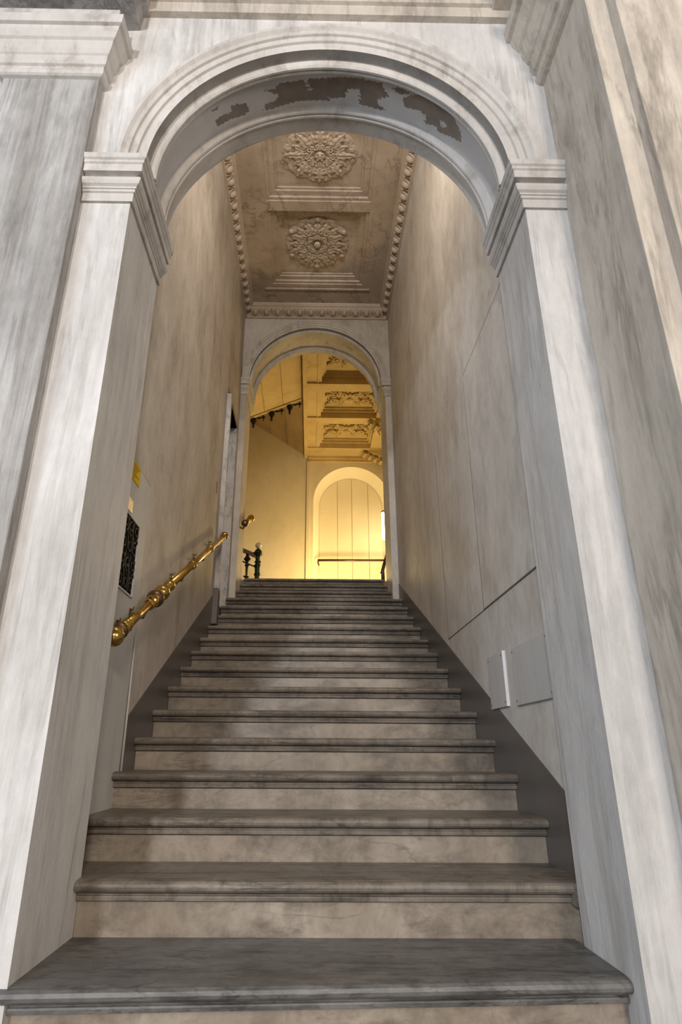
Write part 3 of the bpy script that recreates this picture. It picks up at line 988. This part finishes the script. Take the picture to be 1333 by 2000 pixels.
# lower flight with its iron balustrade
f2 = thing('side_flight', 'stair flight turning left off the landing behind the iron newel', 'staircase', (-1.6, 10, LZ))
for k in range(6):
    box('step', -1.02-.33*(k+1), -1.02-.33*k+.03, 9.32, BY-.01, LZ+.0, LZ+.16*(k+1), 'tread', f2, .004)
prism('stringer', [(-.93, LZ), (-.93, LZ+.20), (-1.02, LZ+.34), (-3.0, LZ+1.32), (-3.0, LZ)], 'y', 9.16, 9.32, 'tread', f2)
ba = thing('stair_balustrade', 'dark cast-iron newel post and handrail with a pale ball finial', 'balustrade', (-.85, 9.22, LZ))
nx, ny = -.848, 9.22
lathe('newel_post', (nx, ny, LZ), (nx, ny, 3.72), [(0, .07), (.05, .07), (.06, .042), (.50, .040), (.55, .040), (.555, .052), (.575, .056), (.59, .042), (.66, .044), (.71, .058), (.715, .060), (.73, .040),
                                                     (.755, .040), (.765, .052), (.78, .052), (.79, .036), (.84, .04), (.88, .062), (.905, .082), (.915, .084), (.925, .06), (.955, .052), (.975, .03), (.99, .02)], 'iron_green', ba, 20)
lathe('finial', (nx, ny, 3.69), (nx, ny, 3.83), [(0, .016), (.018, .016), (.03, .032), (.05, .047), (.07, .051), (.09, .047), (.11, .03), (.122, .004)], 'glass', ba, 20)
slope = .43
hz = lambda x: 3.545+slope*(-.85-x)
prism('handrail', [(-.86, hz(-.86)), (-.86, hz(-.86)+.06), (-2.9, hz(-2.9)+.06), (-2.9, hz(-2.9))], 'y', ny-.035, ny+.035, 'wood', ba)
tube('lower_rail', [(-.86, ny, hz(-.86)-.15), (-2.9, ny, hz(-2.9)-.15)], .011, 'iron', ba, 6)
tube('lower_rail', [(-1.06, ny, 3.262), (-1.02, ny, 3.245), (-.98, ny, 3.25)], .014, 'iron', ba, 6)
for k in range(6):
    x = -1.015-.33*k
    zt = hz(x)+.01
    lathe('baluster', (x, ny, zt), (x, ny, zt-.52), [(0, .02), (.03, .022), (.06, .035), (.085, .055), (.095, .055), (.12, .032), (.15, .022), (.17, .022), (.18, .034), (.20, .034), (.215, .022), (.36, .016), (.38, .03), (.40, .018), (.52, .016)], 'iron', ba, 12)

# ================================================================ FITTINGS ON THE STAIR WALLS
RX = -.82
ra = Vector((RX, 2.53, 1.155))
rb = Vector((RX, 5.46, 2.625))
rd = (rb-ra).normalized()
hr = thing('handrail', 'long polished brass handrail with ring collars on the left wall', 'handrail', (RX, 2.53, 1.1))

def rp(y):
    return ra+rd*((y-ra.y)/rd.y)

def collar(y, rr, ln=.035, mat='brass', parent=hr, name='collar'):
    c = rp(y)
    lathe(name, c-rd*ln/2, c+rd*ln/2, [(0, .024), (ln*.12, rr*.93), (ln*.3, rr), (ln*.5, rr*1.02), (ln*.7, rr), (ln*.88, rr*.93), (ln, .024)], mat, parent, 20)

def ball(y, rr, name='knob', mat='brass', parent=hr):
    c = rp(y)
    k = 9
    lathe(name, c-rd*rr, c+rd*rr, [(rr-rr*math.cos(PI*i/k), rr*math.sin(PI*i/k)+.001) for i in range(k+1)], mat, parent, 20)
tube('rail', [rp(2.62), rp(3.10)], .0235, 'brass', hr, 20)
tube('rail', [rp(3.22), rp(5.44)], .0225, 'brass', hr, 20)
ball(2.575, .042)
collar(2.645, .036, .03, 'brass_dark')
collar(2.685, .032, .02)
collar(2.735, .028, .03)
collar(3.06, .030, .03)
collar(3.115, .034, .05)
ball(3.175, .046, 'knob', 'brass_dark')
collar(3.215, .030, .03)
ball(3.30, .043)
collar(3.35, .030, .03)
collar(3.46, .032, .06)
for y in (4.06, 4.70):
    collar(y, .031, .03)
    collar(y-.05, .0265, .03)
ball(5.43, .036)
collar(5.30, .028, .03)

def bracket(y, parent, x0=XL, rpf=rp, rx=RX):
    c = rpf(y)
    v1, f1 = tube_data([(x0, c.y, c.z-.035), (x0+.03, c.y, c.z-.055), (rx-.012, c.y, c.z-.052), (rx, c.y, c.z-.02)], .009, 6)
    v2, f2_ = tube_data([(x0-.002, c.y, c.z-.035), (x0+.010, c.y, c.z-.035)], .028, 12)
    v3, f3_ = tube_data([(x0+.002, c.y, c.z-.02), (x0+.02, c.y, c.z-.012), (x0+.022, c.y, c.z+.0)], .004, 5)
    v, f = join_data([(v1, f1), (v2, f2_), (v3, f3_)])
    mesh('bracket', v, f, 'brass_dark', parent, True)
for y in (2.83, 3.02, 3.82, 4.50, 5.12):
    bracket(y, hr)

R2X = -.775
h2 = thing('handrail', 'short brass handrail end on the jamb of the far arch', 'handrail', (R2X, 6.6, 3.1))
q0 = Vector((R2X, 6.58, 3.155))
q1 = Vector((R2X, 7.24, 3.47))
qd = (q1-q0).normalized()
tube('rail', [q0+qd*.05, q1], .026, 'brass', h2, 16)
for c, rr, mt_ in ((q0+qd*.04, .042, 'brass_dark'), (q1, .045, 'brass'), (q0+qd*.5, .034, 'brass')):
    lathe('knob', c-qd*rr, c+qd*rr, [(rr-rr*math.cos(PI*i/9), rr*math.sin(PI*i/9)+.001) for i in range(10)], mt_, h2, 18)
for t in (.12, .55):
    c = q0+qd*t
    tube('bracket', [(J2L, c.y, c.z-.06), (J2L+.03, c.y, c.z-.075), (R2X, c.y, c.z-.02)], .012, 'brass_dark', h2, 6)

# wrought-iron grille in the left door panel
GX = XL+.006
gr = thing('vent_grille', 'black wrought-iron scroll grille set in the left door panel', 'grille', (GX, 2.87, 1.45))
box('backing', GX-.004, GX+.0015, 2.735, 2.993, 1.446, 1.806, 'void', gr)
for a, b, c, d in ((2.727, 2.737, 1.438, 1.812), (2.991, 2.999, 1.438, 1.812)):
    box('frame', GX-.002, GX+.008, a, b, c, d, 'corr_grey', gr, .001)
for c, d in ((1.438, 1.447), (1.804, 1.812)):
    box('frame', GX-.002, GX+.008, 2.727, 2.999, c, d, 'corr_grey', gr, .001)

def cscroll(y, z, r, sgn, flip, x=GX+.005):
    pts = []
    for i in range(22):
        t = i/21
        a = -PI*.5+PI*2.3*t
        rr = r*(1-.72*t)
        pts.append((x, y+sgn*rr*math.cos(a), z+flip*rr*math.sin(a)))
    vs, fs = tube_data(pts, .0032, 5)
    mesh('scroll', vs, fs, 'scroll', gr, True)
for r_ in range(4):
    zc = 1.49+.09*r_
    for c_ in range(3):
        yc = 2.778+.086*c_
        cscroll(yc, zc, .040, 1 if (r_+c_) % 2 else -1, 1 if r_ % 2 else -1)
for c_ in range(4):
    yc = 2.735+.086*c_
    pts = [(GX+.004, yc+.014*math.sin(i*PI/3), 1.447+.0305*i*.965) for i in range(13)]
    vs, fs = tube_data(pts, .0028, 5)
    mesh('rod', vs, fs, 'scroll', gr, True)

# signs
sg = thing('warning_sign', 'small yellow sign with lines of dark print above the grille', 'sign', (GX, 2.81, 2.0))
box('panel', GX-.001, GX+.004, 2.712, 2.906, 1.995, 2.092, 'yellow', sg, .001)
for z0, ya, yb in ((2.076, 2.74, 2.885), (2.060, 2.745, 2.86), (2.044, 2.735, 2.84), (2.028, 2.75, 2.875), (2.012, 2.74, 2.82)):
    box('print_line', GX+.003, GX+.0046, ya, yb, z0-.0035, z0+.0025, 'ink', sg)
pl = thing('wall_plate', 'small glossy white plate, yellow reflection in its colour, just above the black grille', 'sign', (GX, 2.8, 1.83))
box('plate', GX-.001, GX+.004, 2.752, 2.846, 1.828, 1.892, 'plate', pl, .001)
sw = thing('wall_label', 'tiny brown plate high on the wall before the marble doorway', 'plate', (XL, 5.3, 3.0))
box('plate', XL-.001, XL+.008, 5.28, 5.33, 3.0, 3.10, 'brass_dark', sw, .002)
box('screw', XL+.007, XL+.010, 5.30, 5.31, 3.085, 3.092, 'brass', sw)

# small access covers on the right wall
for nm, lb, y0, y1, z0, z1 in (('access_cover', 'narrow grey wall cover with a bright white edge beside the stairs', 3.062, 3.335, .945, 1.207),
                               ('access_cover', 'wider grey wall cover partly behind the right jamb', 2.45, 2.925, .937, 1.195)):
    t = thing(nm, lb, 'panel', (XR, (y0+y1)/2, z0), 'flat covers low on the right wall')
    box('plate', XR-.014, XR+.002, y0, y1, z0, z1, 'corr_grey', t, .002)
    if y0 > 3:
        box('edge', XR-.015, XR, y0-.004, y0+.001, z0, z1, 'white', t, .001)
    for yy in (y0+.02, y1-.02):
        for zz in (z0+.02, z1-.02):
            tube('screw', [(XR-.0135, yy, zz), (XR-.016, yy, zz)], .004, 'brass_dark', t, 6)
